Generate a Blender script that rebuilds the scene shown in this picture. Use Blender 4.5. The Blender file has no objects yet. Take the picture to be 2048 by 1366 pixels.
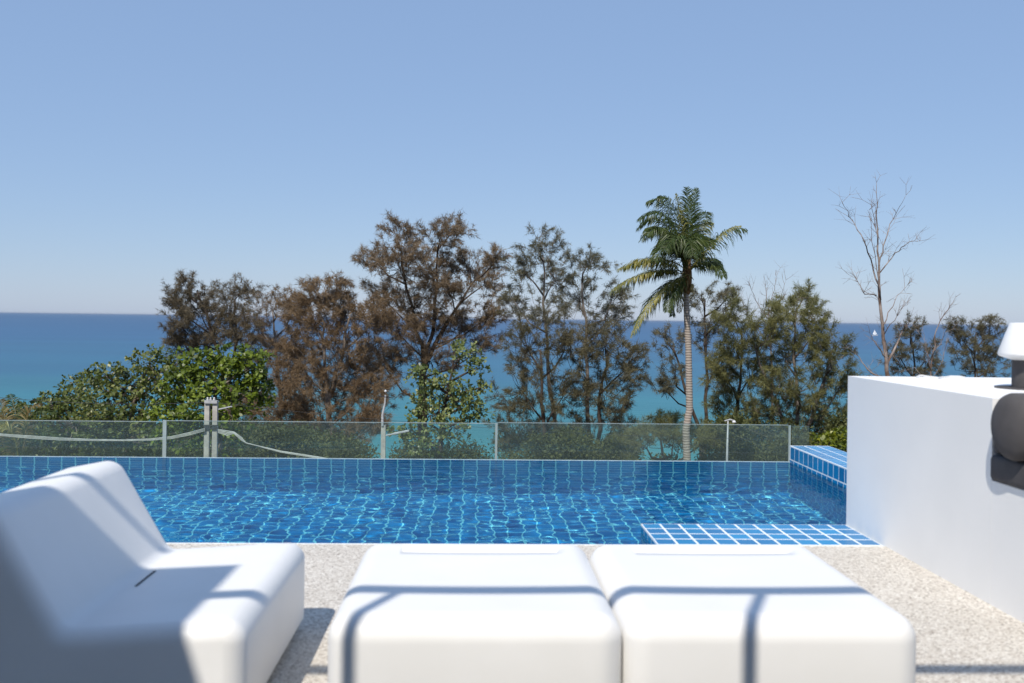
import bpy, math, random
import numpy as np
from mathutils import Vector, Matrix

scene = bpy.context.scene
R = math.radians

# ------------------------------------------------------------------ camera
FPX, CX, HY, EYE = 1960.0, 1024.0, 637.5, 1.6        # focal length in photo pixels, horizon row, eye height
YAW, ROLL = R(2.2), R(.73)
cam_data = bpy.data.cameras.new('camera')
cam = bpy.data.objects.new('camera', cam_data)
scene.collection.objects.link(cam)
cam.location = (0, 0, EYE)
cam.rotation_euler = (Matrix.Rotation(-YAW, 3, 'Z') @ Matrix.Rotation(R(90), 3, 'X') @ Matrix.Rotation(ROLL, 3, 'Z')).to_euler()
cam_data.sensor_width = 36
cam_data.lens = FPX / 2048 * 36
cam_data.shift_y = -(683 - HY) / 2048
cam_data.clip_start = .05
cam_data.clip_end = 120000
cam_data.dof.use_dof = True
cam_data.dof.focus_distance = 26.0
cam_data.dof.aperture_fstop = 2.4
scene.camera = cam

# ------------------------------------------------------------------ sky and sun
SUN = Vector((.32, .78, -1)).normalized()            # direction the light travels
el = math.asin(-SUN.z)
world = bpy.data.worlds.new('World')
scene.world = world
world.use_nodes = True
wn = world.node_tree.nodes
sky = wn.new('ShaderNodeTexSky')
sky.sky_type = 'NISHITA'
sky.sun_disc = False
sky.sun_elevation = el
sky.sun_rotation = math.atan2(-SUN.x, -SUN.y)        # towards the sun, clockwise from +Y
sky.altitude = 10
sky.air_density = 1.0
sky.dust_density = .3
sky.ozone_density = 1.0
bg = wn['Background']
bg.inputs[1].default_value = .1
veil = wn.new('ShaderNodeMix'); veil.data_type = 'RGBA'   # even sea haze over the whole sky
veil.inputs['Factor'].default_value = .30
veil.inputs['A'].default_value = (2.1, 3.2, 5.35, 1)
world.node_tree.links.new(sky.outputs[0], veil.inputs['B'])
world.node_tree.links.new(veil.outputs['Result'], bg.inputs[0])

sl = bpy.data.lights.new('sun', 'SUN')
sl.energy = 3.4
sl.angle = R(.53)
sl.color = (1, .935, .83)
sun = bpy.data.objects.new('sun', sl)
scene.collection.objects.link(sun)
sun.rotation_euler = SUN.to_track_quat('-Z', 'Y').to_euler()
sun.location = (-5, -15, 20)
try:
    sl.cycles.is_caustics_light = True
except Exception as e:
    print('caustics light', e)

scene.view_settings.view_transform = 'Standard'
scene.view_settings.look = 'None'
scene.view_settings.exposure = .40
scene.view_settings.gamma = 1
scene.view_settings.use_curve_mapping = False
scene.cycles.use_denoising = True
scene.cycles.max_bounces = 10
scene.cycles.transparent_max_bounces = 24
scene.cycles.sample_clamp_indirect = 6

# ------------------------------------------------------------------ photo pixel -> direction
fw = np.array([math.sin(YAW), math.cos(YAW), 0]); rt0 = np.array([math.cos(YAW), -math.sin(YAW), 0]); up0 = np.array([0, 0, 1.])
rt = rt0 * math.cos(ROLL) + up0 * math.sin(ROLL); up = -rt0 * math.sin(ROLL) + up0 * math.cos(ROLL)
def at(px, py, Y):
    r = fw + rt * (px - CX) / FPX - up * (py - HY) / FPX
    return np.array([0, 0, EYE]) + r * Y / r[1]
def mpp(Y): return Y / FPX                            # metres per photo pixel at depth Y

# ------------------------------------------------------------------ materials
MAT = {}
def new_mat(name):
    m = bpy.data.materials.new(name); m.use_nodes = True
    nt = m.node_tree
    return m, nt, nt.nodes['Principled BSDF'], nt.nodes['Material Output']
def N(nt, t, **kw):
    n = nt.nodes.new(t)
    for k, v in kw.items(): setattr(n, k, v)
    return n
def ramp(nt, stops, interp='LINEAR'):
    n = nt.nodes.new('ShaderNodeValToRGB'); cr = n.color_ramp; cr.interpolation = interp
    while len(cr.elements) < len(stops): cr.elements.new(.5)
    for e, (p, c) in zip(cr.elements, stops): e.position = p; e.color = (*c, 1)
    return n
def coords(nt, scale=1.0, obj=True):
    if obj == 'world':
        g = N(nt, 'ShaderNodeNewGeometry'); return g.outputs['Position']
    t = N(nt, 'ShaderNodeTexCoord'); return t.outputs['Object']

def mottled(name, c1, c2, scale=3., rough=.6, bump=.0, bscale=60., spec=.5, detail=6.):
    m, nt, b, o = new_mat(name); L = nt.links.new
    p = coords(nt, obj='world')
    n = N(nt, 'ShaderNodeTexNoise'); n.inputs['Scale'].default_value = scale; n.inputs['Detail'].default_value = detail
    L(p, n.inputs['Vector'])
    r = ramp(nt, [(.35, c1), (.65, c2)]); L(n.outputs[0], r.inputs[0]); L(r.outputs[0], b.inputs['Base Color'])
    b.inputs['Roughness'].default_value = rough; b.inputs['Specular IOR Level'].default_value = spec
    if bump:
        n2 = N(nt, 'ShaderNodeTexNoise'); n2.inputs['Scale'].default_value = bscale; n2.inputs['Detail'].default_value = 5
        L(p, n2.inputs['Vector'])
        bp = N(nt, 'ShaderNodeBump'); bp.inputs['Strength'].default_value = bump; bp.inputs['Distance'].default_value = .01
        L(n2.outputs[0], bp.inputs['Height']); L(bp.outputs[0], b.inputs['Normal'])
    MAT[name] = m
    return m

mottled('white_plastic', (.82, .815, .80), (.85, .845, .835), 2.5, .42, .08, 220, .4)
mottled('white_render', (.815, .815, .81), (.885, .88, .87), .9, .85, .06, 30, .25)
mottled('grey_fabric', (.085, .08, .083), (.105, .10, .102), 8, .9, .5, 350, .2)
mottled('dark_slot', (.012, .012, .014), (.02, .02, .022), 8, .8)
mottled('grout', (.68, .74, .78), (.80, .84, .86), 9, .8, .2, 150, .3)
mottled('rim_grout', (.30, .42, .50), (.40, .52, .58), 9, .6)
mottled('concrete', (.36, .34, .31), (.5, .48, .44), 5, .85, .3, 40, .2)
mottled('metal_grey', (.35, .36, .37), (.48, .49, .5), 6, .45)
mottled('white_metal', (.62, .63, .64), (.75, .75, .75), 6, .4)
mottled('dark_facade', (.05, .04, .035), (.09, .075, .06), 2, .5)
mottled('cable', (.36, .36, .34), (.5, .5, .47), 4, .7)
mottled('dark_cable', (.03, .03, .035), (.06, .06, .06), 4, .7)
mottled('ground', (.06, .055, .03), (.14, .11, .07), .35, .95, .5, 3, .1)
mottled('lampshade', (.8, .8, .79), (.84, .84, .83), 4, .5, 0)
mottled('frosted_joint_glint', (.26, .33, .33), (.34, .40, .40), 4, .35)  # frosted joints, and the painted glint on the glass top edge

# pebble-dash deck
m, nt, b, o = new_mat('deck'); L = nt.links.new
p = coords(nt, obj='world')
v = N(nt, 'ShaderNodeTexVoronoi'); v.inputs['Scale'].default_value = 95; L(p, v.inputs['Vector'])
s = N(nt, 'ShaderNodeSeparateColor'); L(v.outputs['Color'], s.inputs[0])
r = ramp(nt, [(0, (.24, .21, .18)), (.10, (.42, .38, .34)), (.3, (.56, .52, .47)), (.7, (.65, .62, .57)), (1, (.78, .76, .72))])
L(s.outputs[0], r.inputs[0])
n = N(nt, 'ShaderNodeTexNoise'); n.inputs['Scale'].default_value = 1.3; n.inputs['Detail'].default_value = 4; L(p, n.inputs['Vector'])
rm = ramp(nt, [(.3, (.92, .90, .87)), (.7, (1.04, 1.02, .99))]); L(n.outputs[0], rm.inputs[0])
mx = N(nt, 'ShaderNodeMix', data_type='RGBA', blend_type='MULTIPLY'); mx.inputs['Factor'].default_value = 1
L(r.outputs[0], mx.inputs['A']); L(rm.outputs[0], mx.inputs['B']); L(mx.outputs['Result'], b.inputs['Base Color'])
b.inputs['Roughness'].default_value = .8
bp = N(nt, 'ShaderNodeBump'); bp.inputs['Strength'].default_value = .6; bp.inputs['Distance'].default_value = .006; bp.invert = True
L(v.outputs['Distance'], bp.inputs['Height']); L(bp.outputs[0], b.inputs['Normal'])
MAT['deck'] = m

# glazed blue tile, each a little different
m, nt, b, o = new_mat('blue_tile'); L = nt.links.new
oi = N(nt, 'ShaderNodeObjectInfo'); g = N(nt, 'ShaderNodeNewGeometry')
ad = N(nt, 'ShaderNodeMath', operation='ADD'); L(oi.outputs['Random'], ad.inputs[0]); L(g.outputs['Random Per Island'], ad.inputs[1])
fr = N(nt, 'ShaderNodeMath', operation='FRACT'); L(ad.outputs[0], fr.inputs[0])
r = ramp(nt, [(0, (.001, .165, .40)), (.5, (.002, .21, .47)), (1, (.003, .26, .55))]); L(fr.outputs[0], r.inputs[0])
n = N(nt, 'ShaderNodeTexNoise'); n.inputs['Scale'].default_value = 14; n.inputs['Detail'].default_value = 4; L(g.outputs['Position'], n.inputs['Vector'])
rm = ramp(nt, [(.3, (.85, .88, .9)), (.7, (1, 1, 1))]); L(n.outputs[0], rm.inputs[0])
mx = N(nt, 'ShaderNodeMix', data_type='RGBA', blend_type='MULTIPLY'); mx.inputs['Factor'].default_value = 1
L(r.outputs[0], mx.inputs['A']); L(rm.outputs[0], mx.inputs['B']); L(mx.outputs['Result'], b.inputs['Base Color'])
b.inputs['Roughness'].default_value = .16; b.inputs['Specular IOR Level'].default_value = .25
MAT['blue_tile'] = m

# pool water: one refracting surface
m, nt, b, o = new_mat('pool_water'); L = nt.links.new
nt.nodes.remove(b)
rf = N(nt, 'ShaderNodeBsdfRefraction'); rf.inputs['Color'].default_value = (.46, .93, 1, 1); rf.inputs['Roughness'].default_value = 0; rf.inputs['IOR'].default_value = 1.333
gl = N(nt, 'ShaderNodeBsdfGlossy'); gl.inputs['Roughness'].default_value = .0
fz = N(nt, 'ShaderNodeFresnel'); fz.inputs[0].default_value = 1.333
fm = N(nt, 'ShaderNodeMath', operation='MULTIPLY'); fm.inputs[1].default_value = .42; L(fz.outputs[0], fm.inputs[0])
mx = N(nt, 'ShaderNodeMixShader'); L(fm.outputs[0], mx.inputs[0]); L(rf.outputs[0], mx.inputs[1]); L(gl.outputs[0], mx.inputs[2]); L(mx.outputs[0], o.inputs[0])
MAT['pool_water'] = m

# sea
m, nt, b, o = new_mat('sea'); L = nt.links.new
g = N(nt, 'ShaderNodeNewGeometry'); sx = N(nt, 'ShaderNodeSeparateXYZ'); L(g.outputs['Position'], sx.inputs[0])
dv = N(nt, 'ShaderNodeMath', operation='LOGARITHM'); dv.inputs[1].default_value = 10; L(sx.outputs[1], dv.inputs[0])
nz = N(nt, 'ShaderNodeTexNoise'); nz.inputs['Scale'].default_value = .012; nz.inputs['Detail'].default_value = 5
mp = N(nt, 'ShaderNodeMapping'); mp.inputs['Scale'].default_value = (.35, 1, 1); L(g.outputs['Position'], mp.inputs[0]); L(mp.outputs[0], nz.inputs['Vector'])
ma = N(nt, 'ShaderNodeMath', operation='MULTIPLY_ADD'); ma.inputs[1].default_value = .34; L(nz.outputs[0], ma.inputs[0]); L(dv.outputs[0], ma.inputs[2])
mr = N(nt, 'ShaderNodeMapRange'); mr.inputs['From Min'].default_value = 2.2; mr.inputs['From Max'].default_value = 3.7; L(ma.outputs[0], mr.inputs[0])
r = ramp(nt, [(0, (.03, .24, .22)), (.13, (.02, .18, .20)), (.32, (.012, .12, .205)), (.6, (.011, .085, .195)), (1, (.010, .07, .175))]); L(mr.outputs[0], r.inputs[0])
nb = N(nt, 'ShaderNodeTexNoise'); nb.inputs['Scale'].default_value = 1; nb.inputs['Detail'].default_value = 7
mb = N(nt, 'ShaderNodeMapping'); mb.inputs['Scale'].default_value = (.0022, .016, 1); L(g.outputs['Position'], mb.inputs[0]); L(mb.outputs[0], nb.inputs['Vector'])
rb2 = ramp(nt, [(.3, (.80, .84, .88)), (.7, (1.12, 1.1, 1.06))]); L(nb.outputs[0], rb2.inputs[0])
mz = N(nt, 'ShaderNodeMix', data_type='RGBA', blend_type='MULTIPLY'); mz.inputs['Factor'].default_value = 1
L(r.outputs[0], mz.inputs['A']); L(rb2.outputs[0], mz.inputs['B']); L(mz.outputs['Result'], b.inputs['Base Color'])
b.inputs['Roughness'].default_value = .35; b.inputs['Specular IOR Level'].default_value = .3; b.inputs['IOR'].default_value = 1.33
n1 = N(nt, 'ShaderNodeTexNoise'); n1.inputs['Scale'].default_value = .35; n1.inputs['Detail'].default_value = 6
mp2 = N(nt, 'ShaderNodeMapping'); mp2.inputs['Scale'].default_value = (.3, 1, 1); L(g.outputs['Position'], mp2.inputs[0]); L(mp2.outputs[0], n1.inputs['Vector'])
bp = N(nt, 'ShaderNodeBump'); bp.inputs['Strength'].default_value = .35; bp.inputs['Distance'].default_value = .6
L(n1.outputs[0], bp.inputs['Height']); L(bp.outputs[0], b.inputs['Normal'])
MAT['sea'] = m

def glass_mat(name, tint, milky):
    m, nt, b, o = new_mat(name); L = nt.links.new
    nt.nodes.remove(b)
    t = N(nt, 'ShaderNodeBsdfTransparent'); t.inputs[0].default_value = (*tint, 1)
    gl = N(nt, 'ShaderNodeBsdfGlossy'); gl.inputs['Roughness'].default_value = .02
    fz = N(nt, 'ShaderNodeFresnel'); fz.inputs[0].default_value = 1.5
    mx = N(nt, 'ShaderNodeMixShader'); L(fz.outputs[0], mx.inputs[0]); L(t.outputs[0], mx.inputs[1]); L(gl.outputs[0], mx.inputs[2])
    d = N(nt, 'ShaderNodeBsdfDiffuse'); d.inputs[0].default_value = (.55, .72, .68, 1)  # pale green diffuse share, mixed in unevenly
    nz = N(nt, 'ShaderNodeTexNoise'); nz.inputs['Scale'].default_value = 1.2; nz.inputs['Detail'].default_value = 5
    g = N(nt, 'ShaderNodeNewGeometry'); L(g.outputs['Position'], nz.inputs['Vector'])
    mr = N(nt, 'ShaderNodeMapRange'); mr.inputs['To Min'].default_value = milky * .4; mr.inputs['To Max'].default_value = milky * 1.6; L(nz.outputs[0], mr.inputs[0])
    m2 = N(nt, 'ShaderNodeMixShader'); L(mr.outputs[0], m2.inputs[0]); L(mx.outputs[0], m2.inputs[1]); L(d.outputs[0], m2.inputs[2])
    L(m2.outputs[0], o.inputs[0])
    MAT[name] = m
glass_mat('fence_glass', (.90, .965, .95), .05)
glass_mat('rail_glass', (.97, .98, .98), .01)

def foliage(name, cols, rough=.55, spec=.3, trans=.3, clump=.5):
    m, nt, b, o = new_mat(name); L = nt.links.new
    g = N(nt, 'ShaderNodeNewGeometry')
    nz = N(nt, 'ShaderNodeTexNoise'); nz.inputs['Scale'].default_value = clump; nz.inputs['Detail'].default_value = 3; L(g.outputs['Position'], nz.inputs['Vector'])
    a = N(nt, 'ShaderNodeMath', operation='MULTIPLY_ADD'); a.inputs[1].default_value = .5; L(g.outputs['Random Per Island'], a.inputs[0])
    s = N(nt, 'ShaderNodeMath', operation='MULTIPLY_ADD'); s.inputs[1].default_value = 1.6; s.inputs[2].default_value = -.55; L(nz.outputs[0], s.inputs[0])
    L(s.outputs[0], a.inputs[2])
    k = len(cols) - 1
    r = ramp(nt, [(i / k, c) for i, c in enumerate(cols)]); L(a.outputs[0], r.inputs[0])
    L(r.outputs[0], b.inputs['Base Color'])
    b.inputs['Roughness'].default_value = rough; b.inputs['Specular IOR Level'].default_value = spec
    t = N(nt, 'ShaderNodeBsdfTranslucent'); L(r.outputs[0], t.inputs[0])
    mx = N(nt, 'ShaderNodeMixShader'); mx.inputs[0].default_value = trans
    L(b.outputs[0], mx.inputs[1]); L(t.outputs[0], mx.inputs[2]); L(mx.outputs[0], o.inputs[0])
    MAT[name] = m
foliage('needle_brown', [(.14, .10, .064), (.235, .17, .107), (.35, .26, .165)], .7, .15)
foliage('needle_rust', [(.15, .10, .06), (.24, .165, .095), (.36, .255, .15)], .7, .15)
foliage('needle_dark', [(.095, .078, .052), (.165, .132, .085), (.24, .195, .125)], .7, .15)
foliage('needle_grey', [(.11, .105, .07), (.165, .155, .10), (.25, .22, .14)], .7, .15)
foliage('needle_mixed', [(.14, .11, .068), (.15, .14, .078), (.25, .20, .12)], .7, .15)
foliage('needle_olive', [(.11, .108, .045), (.18, .178, .07), (.29, .275, .11)], .7, .15)
foliage('leaf_green', [(.035, .055, .007), (.11, .155, .015), (.25, .32, .04)], .42, .4, .3, .9)
foliage('leaf_mid', [(.035, .052, .011), (.105, .135, .026), (.26, .27, .08)], .42, .5, .3, .9)
foliage('leaf_lime', [(.06, .085, .022), (.16, .20, .055), (.36, .38, .15)], .4, .5, .3, .9)
foliage('leaf_yellow', [(.05, .08, .01), (.14, .17, .012), (.30, .30, .02)], .4, .5, .3, 2.5)
foliage('leaf_scrub', [(.05, .06, .02), (.10, .11, .036), (.18, .18, .065)], .6, .25, .3, .35)
foliage('palm_green', [(.03, .05, .012), (.06, .09, .02), (.13, .155, .045)], .42, .45, .25, .4)
foliage('palm_yellow', [(.13, .14, .03), (.28, .26, .06), (.46, .40, .12)], .4, .5, .3, .6)
foliage('palm_dry', [(.11, .08, .03), (.22, .16, .06), (.34, .27, .12)], .5, .4, .3, .6)
mottled('bark_grey', (.11, .09, .075), (.26, .22, .19), 3, .9, .5, 20, .15)
mottled('bark_dark', (.04, .03, .025), (.10, .075, .06), 3, .9, .5, 20, .15)
mottled('bark_dead', (.13, .085, .065), (.36, .30, .27), 2.2, .9, .4, 20, .15)
mottled('palm_fibre', (.10, .055, .025), (.26, .15, .07), 6, .9, .5, 30, .15)
mottled('coconut', (.20, .17, .06), (.42, .32, .14), 5, .6)
# ringed palm bark
m, nt, b, o = new_mat('bark_palm'); L = nt.links.new
p = coords(nt, obj='world')
wv = N(nt, 'ShaderNodeTexWave', bands_direction='Z'); wv.inputs['Scale'].default_value = 2.6; wv.inputs['Distortion'].default_value = 4; wv.inputs['Detail'].default_value = 3; L(p, wv.inputs['Vector'])
r = ramp(nt, [(0, (.24, .20, .165)), (.5, (.33, .28, .24)), (1, (.40, .345, .30))]); L(wv.outputs[0], r.inputs[0]); L(r.outputs[0], b.inputs['Base Color'])
b.inputs['Roughness'].default_value = .9
bp = N(nt, 'ShaderNodeBump'); bp.inputs['Strength'].default_value = .5; bp.inputs['Distance'].default_value = .03; L(wv.outputs[0], bp.inputs['Height']); L(bp.outputs[0], b.inputs['Normal'])
MAT['bark_palm'] = m

# ------------------------------------------------------------------ object helpers
COL = scene.collection
def link(name, mesh, parent=None):
    ob = bpy.data.objects.new(name, mesh); COL.objects.link(ob)
    if parent is not None: ob.parent = parent
    return ob
def tag(o, label=None, cat=None, group=None, kind=None):
    if label: o['label'] = label
    if cat: o['category'] = cat
    if group: o['group'] = group
    if kind: o['kind'] = kind
    return o
def thing(name, label, cat, loc=(0, 0, 0), group=None):
    e = bpy.data.objects.new(name, None); COL.objects.link(e); e.location = [float(x) for x in loc]
    e.empty_display_size = .2
    return tag(e, label, cat, group)
class MB:
    """collects geometry in world coordinates; build() makes one mesh object, origin at its parent"""
    def __init__(s): s.v = []; s.f = []
    def box(s, x0, x1, y0, y1, z0, z1):
        k = len(s.v)
        s.v += [(x0, y0, z0), (x1, y0, z0), (x1, y1, z0), (x0, y1, z0), (x0, y0, z1), (x1, y0, z1), (x1, y1, z1), (x0, y1, z1)]
        s.f += [tuple(k + i for i in q) for q in ((0, 3, 2, 1), (4, 5, 6, 7), (0, 1, 5, 4), (1, 2, 6, 5), (2, 3, 7, 6), (3, 0, 4, 7))]
        return s
    def tube(s, pts, rad, n=6, cap=True):
        pts = [Vector(p) for p in pts]
        if not hasattr(rad, '__len__'): rad = [rad] * len(pts)
        k = len(s.v); ref = Vector((0, 1, 0))
        for i, p in enumerate(pts):
            d = (pts[min(i + 1, len(pts) - 1)] - pts[max(i - 1, 0)]).normalized()
            a = d.cross(ref)
            if a.length < .05: a = d.cross(Vector((1, 0, 0)))
            a.normalize(); c = d.cross(a)
            for j in range(n):
                t = 2 * math.pi * j / n
                s.v.append(tuple(p + (a * math.cos(t) + c * math.sin(t)) * rad[i]))
        for i in range(len(pts) - 1):
            for j in range(n):
                q = k + i * n; j2 = (j + 1) % n
                s.f.append((q + j, q + j2, q + n + j2, q + n + j))
        if cap:
            s.f.append(tuple(k + j for j in range(n))[::-1]); s.f.append(tuple(k + (len(pts) - 1) * n + j for j in range(n)))
        return s
    def lathe(s, c, prof, n=32):
        k = len(s.v)
        for r_, z in prof:
            for j in range(n):
                t = 2 * math.pi * j / n; s.v.append((c[0] + r_ * math.cos(t), c[1] + r_ * math.sin(t), c[2] + z))
        for i in range(len(prof) - 1):
            for j in range(n):
                q = k + i * n; j2 = (j + 1) % n
                s.f.append((q + j, q + j2, q + n + j2, q + n + j))
        return s
    def build(s, name, mat, parent=None, smooth=False, sharp=None):
        me = bpy.data.meshes.new(name)
        o = np.array(parent_world(parent))
        me.from_pydata([(a - o[0], b_ - o[1], c_ - o[2]) for a, b_, c_ in s.v], [], s.f)
        me.materials.append(MAT[mat])
        if smooth: me.shade_smooth()
        if sharp: me.shade_smooth(); me.set_sharp_from_angle(angle=R(sharp))
        me.update()
        return link(name, me, parent)
def parent_world(p):
    x = [0., 0., 0.]
    while p is not None:
        x = [a + b_ for a, b_ in zip(x, p.location)]; p = p.parent
    return x
def soup(name, verts, per, mat, parent=None):
    """verts (n, per, 3): n loose faces with 'per' corners"""
    verts = np.asarray(verts, dtype=np.float32) - np.array(parent_world(parent), dtype=np.float32)
    n = len(verts); me = bpy.data.meshes.new(name)
    me.vertices.add(n * per); me.vertices.foreach_set('co', verts.ravel())
    me.loops.add(n * per); me.loops.foreach_set('vertex_index', np.arange(n * per, dtype=np.int32))
    me.polygons.add(n); me.polygons.foreach_set('loop_start', np.arange(0, n * per, per, dtype=np.int32))
    me.update(calc_edges=True); me.materials.append(MAT[mat])
    return link(name, me, parent)

# ------------------------------------------------------------------ ground, sea
SEA = -17.0
def ground_z(Y):
    return float(np.interp(Y, [-60, 12.5, 15, 30, 60, 110, 140, 200], [-3.2, -3.2, -4.2, -8.5, -13.8, -16.7, -18, -20]))
gx = np.linspace(-160, 160, 81); gy = np.concatenate([np.linspace(-60, 12, 13), np.linspace(14, 150, 69), [200.]])
rng = np.random.default_rng(3)
gm = MB()
for j, yy in enumerate(gy):
    for i, xx in enumerate(gx):
        gm.v.append((xx, yy, ground_z(yy) + (.35 * math.sin(xx * .31 + yy * .17) + .3 * math.sin(yy * .43 - xx * .11) if yy > 15 else 0)))
for j in range(len(gy) - 1):
    for i in range(len(gx) - 1):
        a = j * len(gx) + i; gm.f.append((a, a + 1, a + len(gx) + 1, a + len(gx)))
tag(gm.build('ground', 'ground', smooth=True), kind='structure')
sm = MB()
ys = [105, 160, 260, 600, 2000, 10000, 90000]
for yy in ys:
    for xx in (-1.4, -.5, 0, .5, 1.4): sm.v.append((xx * (yy + 300), yy, SEA))
for j in range(len(ys) - 1):
    for i in range(4): a = j * 5 + i; sm.f.append((a, a + 1, a + 6, a + 5))
tag(sm.build('sea', 'sea'), kind='structure')

# ------------------------------------------------------------------ terrace deck
NEAR, FAR, WL, PX0, PX1, PBOT = 6.93, 11.50, -.06, -8.6, 3.76, -2.083   # pool: near and far walls, water level, sides, floor
tag(MB().box(-9, 7, -8, NEAR, -3.3, 0).build('terrace_deck', 'deck'), kind='structure')

# ------------------------------------------------------------------ pool shell and tiles
PITCH, GAP = .1545, .014
def tile_mesh(w, h):
    c = .002; t = .0013
    me = bpy.data.meshes.new('tile')
    a, b_ = w / 2, h / 2
    v = [(-a, -b_, 0), (a, -b_, 0), (a, b_, 0), (-a, b_, 0), (-a + c, -b_ + c, t), (a - c, -b_ + c, t), (a - c, b_ - c, t), (-a + c, b_ - c, t)]
    me.from_pydata(v, [], [(4, 5, 6, 7), (0, 1, 5, 4), (1, 2, 6, 5), (2, 3, 7, 6), (3, 0, 4, 7)])
    me.materials.append(MAT['blue_tile']); return me
TM = {}
def tmesh(w, h):
    k = (round(w, 4), round(h, 4))
    if k not in TM: TM[k] = tile_mesh(*k)
    return TM[k]
M_UP = Matrix.Identity(3)
M_NY = Matrix(((1, 0, 0), (0, 0, -1), (0, 1, 0)))        # normal -Y, tile's y along +Z
M_PY = Matrix(((-1, 0, 0), (0, 0, 1), (0, 1, 0)))        # normal +Y
M_NX = Matrix(((0, 0, -1), (-1, 0, 0), (0, 1, 0)))       # normal -X, tile's x along -Y
M_PX = Matrix(((0, 0, 1), (1, 0, 0), (0, 1, 0)))         # normal +X
rt_ = random.Random(5)
def put_tile(parent, w, h, M, c):
    ob = link('tile', tmesh(w, h), parent)
    pw = parent_world(parent)
    j = Matrix.Rotation(rt_.uniform(-.004, .004), 3, 'X') @ Matrix.Rotation(rt_.uniform(-.004, .004), 3, 'Y')
    ob.rotation_euler = (M @ j).to_euler()
    ob.location = [c[i] - pw[i] for i in range(3)]
    ob.cycles.is_caustics_receiver = True
    return ob
def tile_stuff(name, parent, items):
    vs, fs = [], []
    for (w, h, M, c) in items:
        k = len(vs); me = tmesh(w, h); Mn = np.array(M)
        for v_ in me.vertices: vs.append(tuple(Mn @ np.array(v_.co) + np.array(c)))
        fs += [tuple(k + i for i in p_.vertices) for p_ in me.polygons]
    b_ = MB(); b_.v = vs; b_.f = fs
    ob = b_.build(name, 'blue_tile', parent); ob['kind'] = 'stuff'; ob.cycles.is_caustics_receiver = True
    return ob
pool = thing('swimming_pool', 'long blue tiled infinity pool sunk beside the pebble deck', 'pool', (0, 9.2, PBOT))
sh = MB()
sh.box(PX0 - .3, PX1 + .5, NEAR + .002, FAR + .3, PBOT - .3, PBOT)            # floor
sh.box(PX0 - .3, PX1 + .5, FAR, FAR + .05, PBOT, WL - .004)                    # far wall, its top just above the water
sh.box(PX0 - .3, PX0, NEAR + .002, FAR - .001, PBOT, WL + .05)
sh.box(PX1, PX1 + .47, 7.0, FAR - .001, PBOT, .136)                            # raised right side
sh.box(PX0, PX1, NEAR + .002, NEAR + .014, PBOT, -.004)                         # near wall
MB().box(PX0 - .3, PX1 - .002, FAR + .002, FAR + .03, WL - .004, WL + .003).build('rim', 'rim_grout', pool)
shell = sh.build('shell', 'grout', pool); shell.cycles.is_caustics_receiver = True
tw = PITCH - GAP
items = []
nxx = int((PX1 - PX0) / PITCH)
X_ = lambda i: PX1 - PITCH * (i + .5)
for i in range(nxx):
    for k in range(13): items.append((tw, tw, M_NY, (X_(i), FAR, WL - .012 - PITCH * (k + .5))))
    for k in range(29):
        y = FAR - PITCH * (k + .5)
        items.append((tw, tw, M_UP, (X_(i), y, PBOT)))
    for k in range(13): items.append((tw, tw, M_PY, (X_(i), NEAR + .014, WL - .012 - PITCH * (k + .5))))
for j in range(29):
    for k in range(13):
        items.append((tw, tw, M_PX, (PX0, FAR - PITCH * (j + .5), WL - PITCH * (k + .5))))
        items.append((tw, tw, M_NX, (PX1, FAR - PITCH * (j + .5), .136 - .006 - PITCH * (k + 1.5))))
# the tiles that show largest are single parts, the rest one part
def shown(it):
    x, y, z = it[3]
    if it[2] is M_UP: return -2.6 < x < 1.6 and 7.9 < y < 9.6
    return False
single = [it for it in items if shown(it)][:210]
ids = set(id(i) for i in single)
for it in single: put_tile(pool, *it)
tile_stuff('tiles_under_water', pool, [i for i in items if id(i) not in ids])
# raised side: top row of the inner face and the three rows of its top
for j in range(27):
    y = FAR - .03 - PITCH * (j + .5)
    if y < 7.75: break
    put_tile(pool, tw, tw, M_NX, (PX1, y, .136 - .012 - tw / 2))
    for q in range(3): put_tile(pool, tw, tw, M_UP, (PX1 + .008 + PITCH * (q + .5), y, .136))

# tiled shelf flush with the deck beside the white wall, and the low row of tiles next to it
LX0, LX1, LY1 = 1.33, 2.965, 7.67
shelf = thing('tiled_shelf', 'raised blue tiled shelf with white grout at the foot of the white wall', 'pool shelf', (LX0, NEAR, 0))
MB().box(LX0, LX1, NEAR + .032, LY1, -1.2, -.001).build('shelf_body', 'grout', shelf).cycles.is_caustics_receiver = True
nr = 11; lp = (LX1 - LX0) / nr
for i in range(nr):
    for k in range(4):
        y1 = LY1 - .1765 * k; y0 = y1 - .1765
        put_tile(shelf, lp - .018, y1 - y0 - .024, M_UP, (LX0 + lp * (i + .5), (y0 + y1) / 2, -.001))
for k in range(5):
    y1 = LY1 - PITCH * k; y0 = max(y1 - PITCH, NEAR + .034)
    for q in range(3): put_tile(shelf, y1 - y0 - GAP, tw, M_NX, (LX0, (y0 + y1) / 2, -.008 - PITCH * (q + .5)))
for i in range(nr):
    for q in range(3): put_tile(shelf, lp - GAP, tw, M_PY, (LX0 + lp * (i + .5), LY1, -.008 - PITCH * (q + .5)))
stp = MB().box(.35, LX0 - .002, NEAR + .032, NEAR + .2, -.9, -.05).build('pool_step', 'grout')
tag(stp, 'narrow row of blue tiles along the deck edge next to the tiled shelf', 'pool step')
for i in range(6):
    put_tile(stp, lp - GAP, .15, M_UP, (LX0 - lp * (i + .5), NEAR + .118, -.05))
# pale trim along the deck edge
tag(MB().box(PX0, LX1 - .003, NEAR - .005, NEAR + .0145, -.05, .003).build('pool_kerb', 'grout'), kind='structure')

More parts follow.
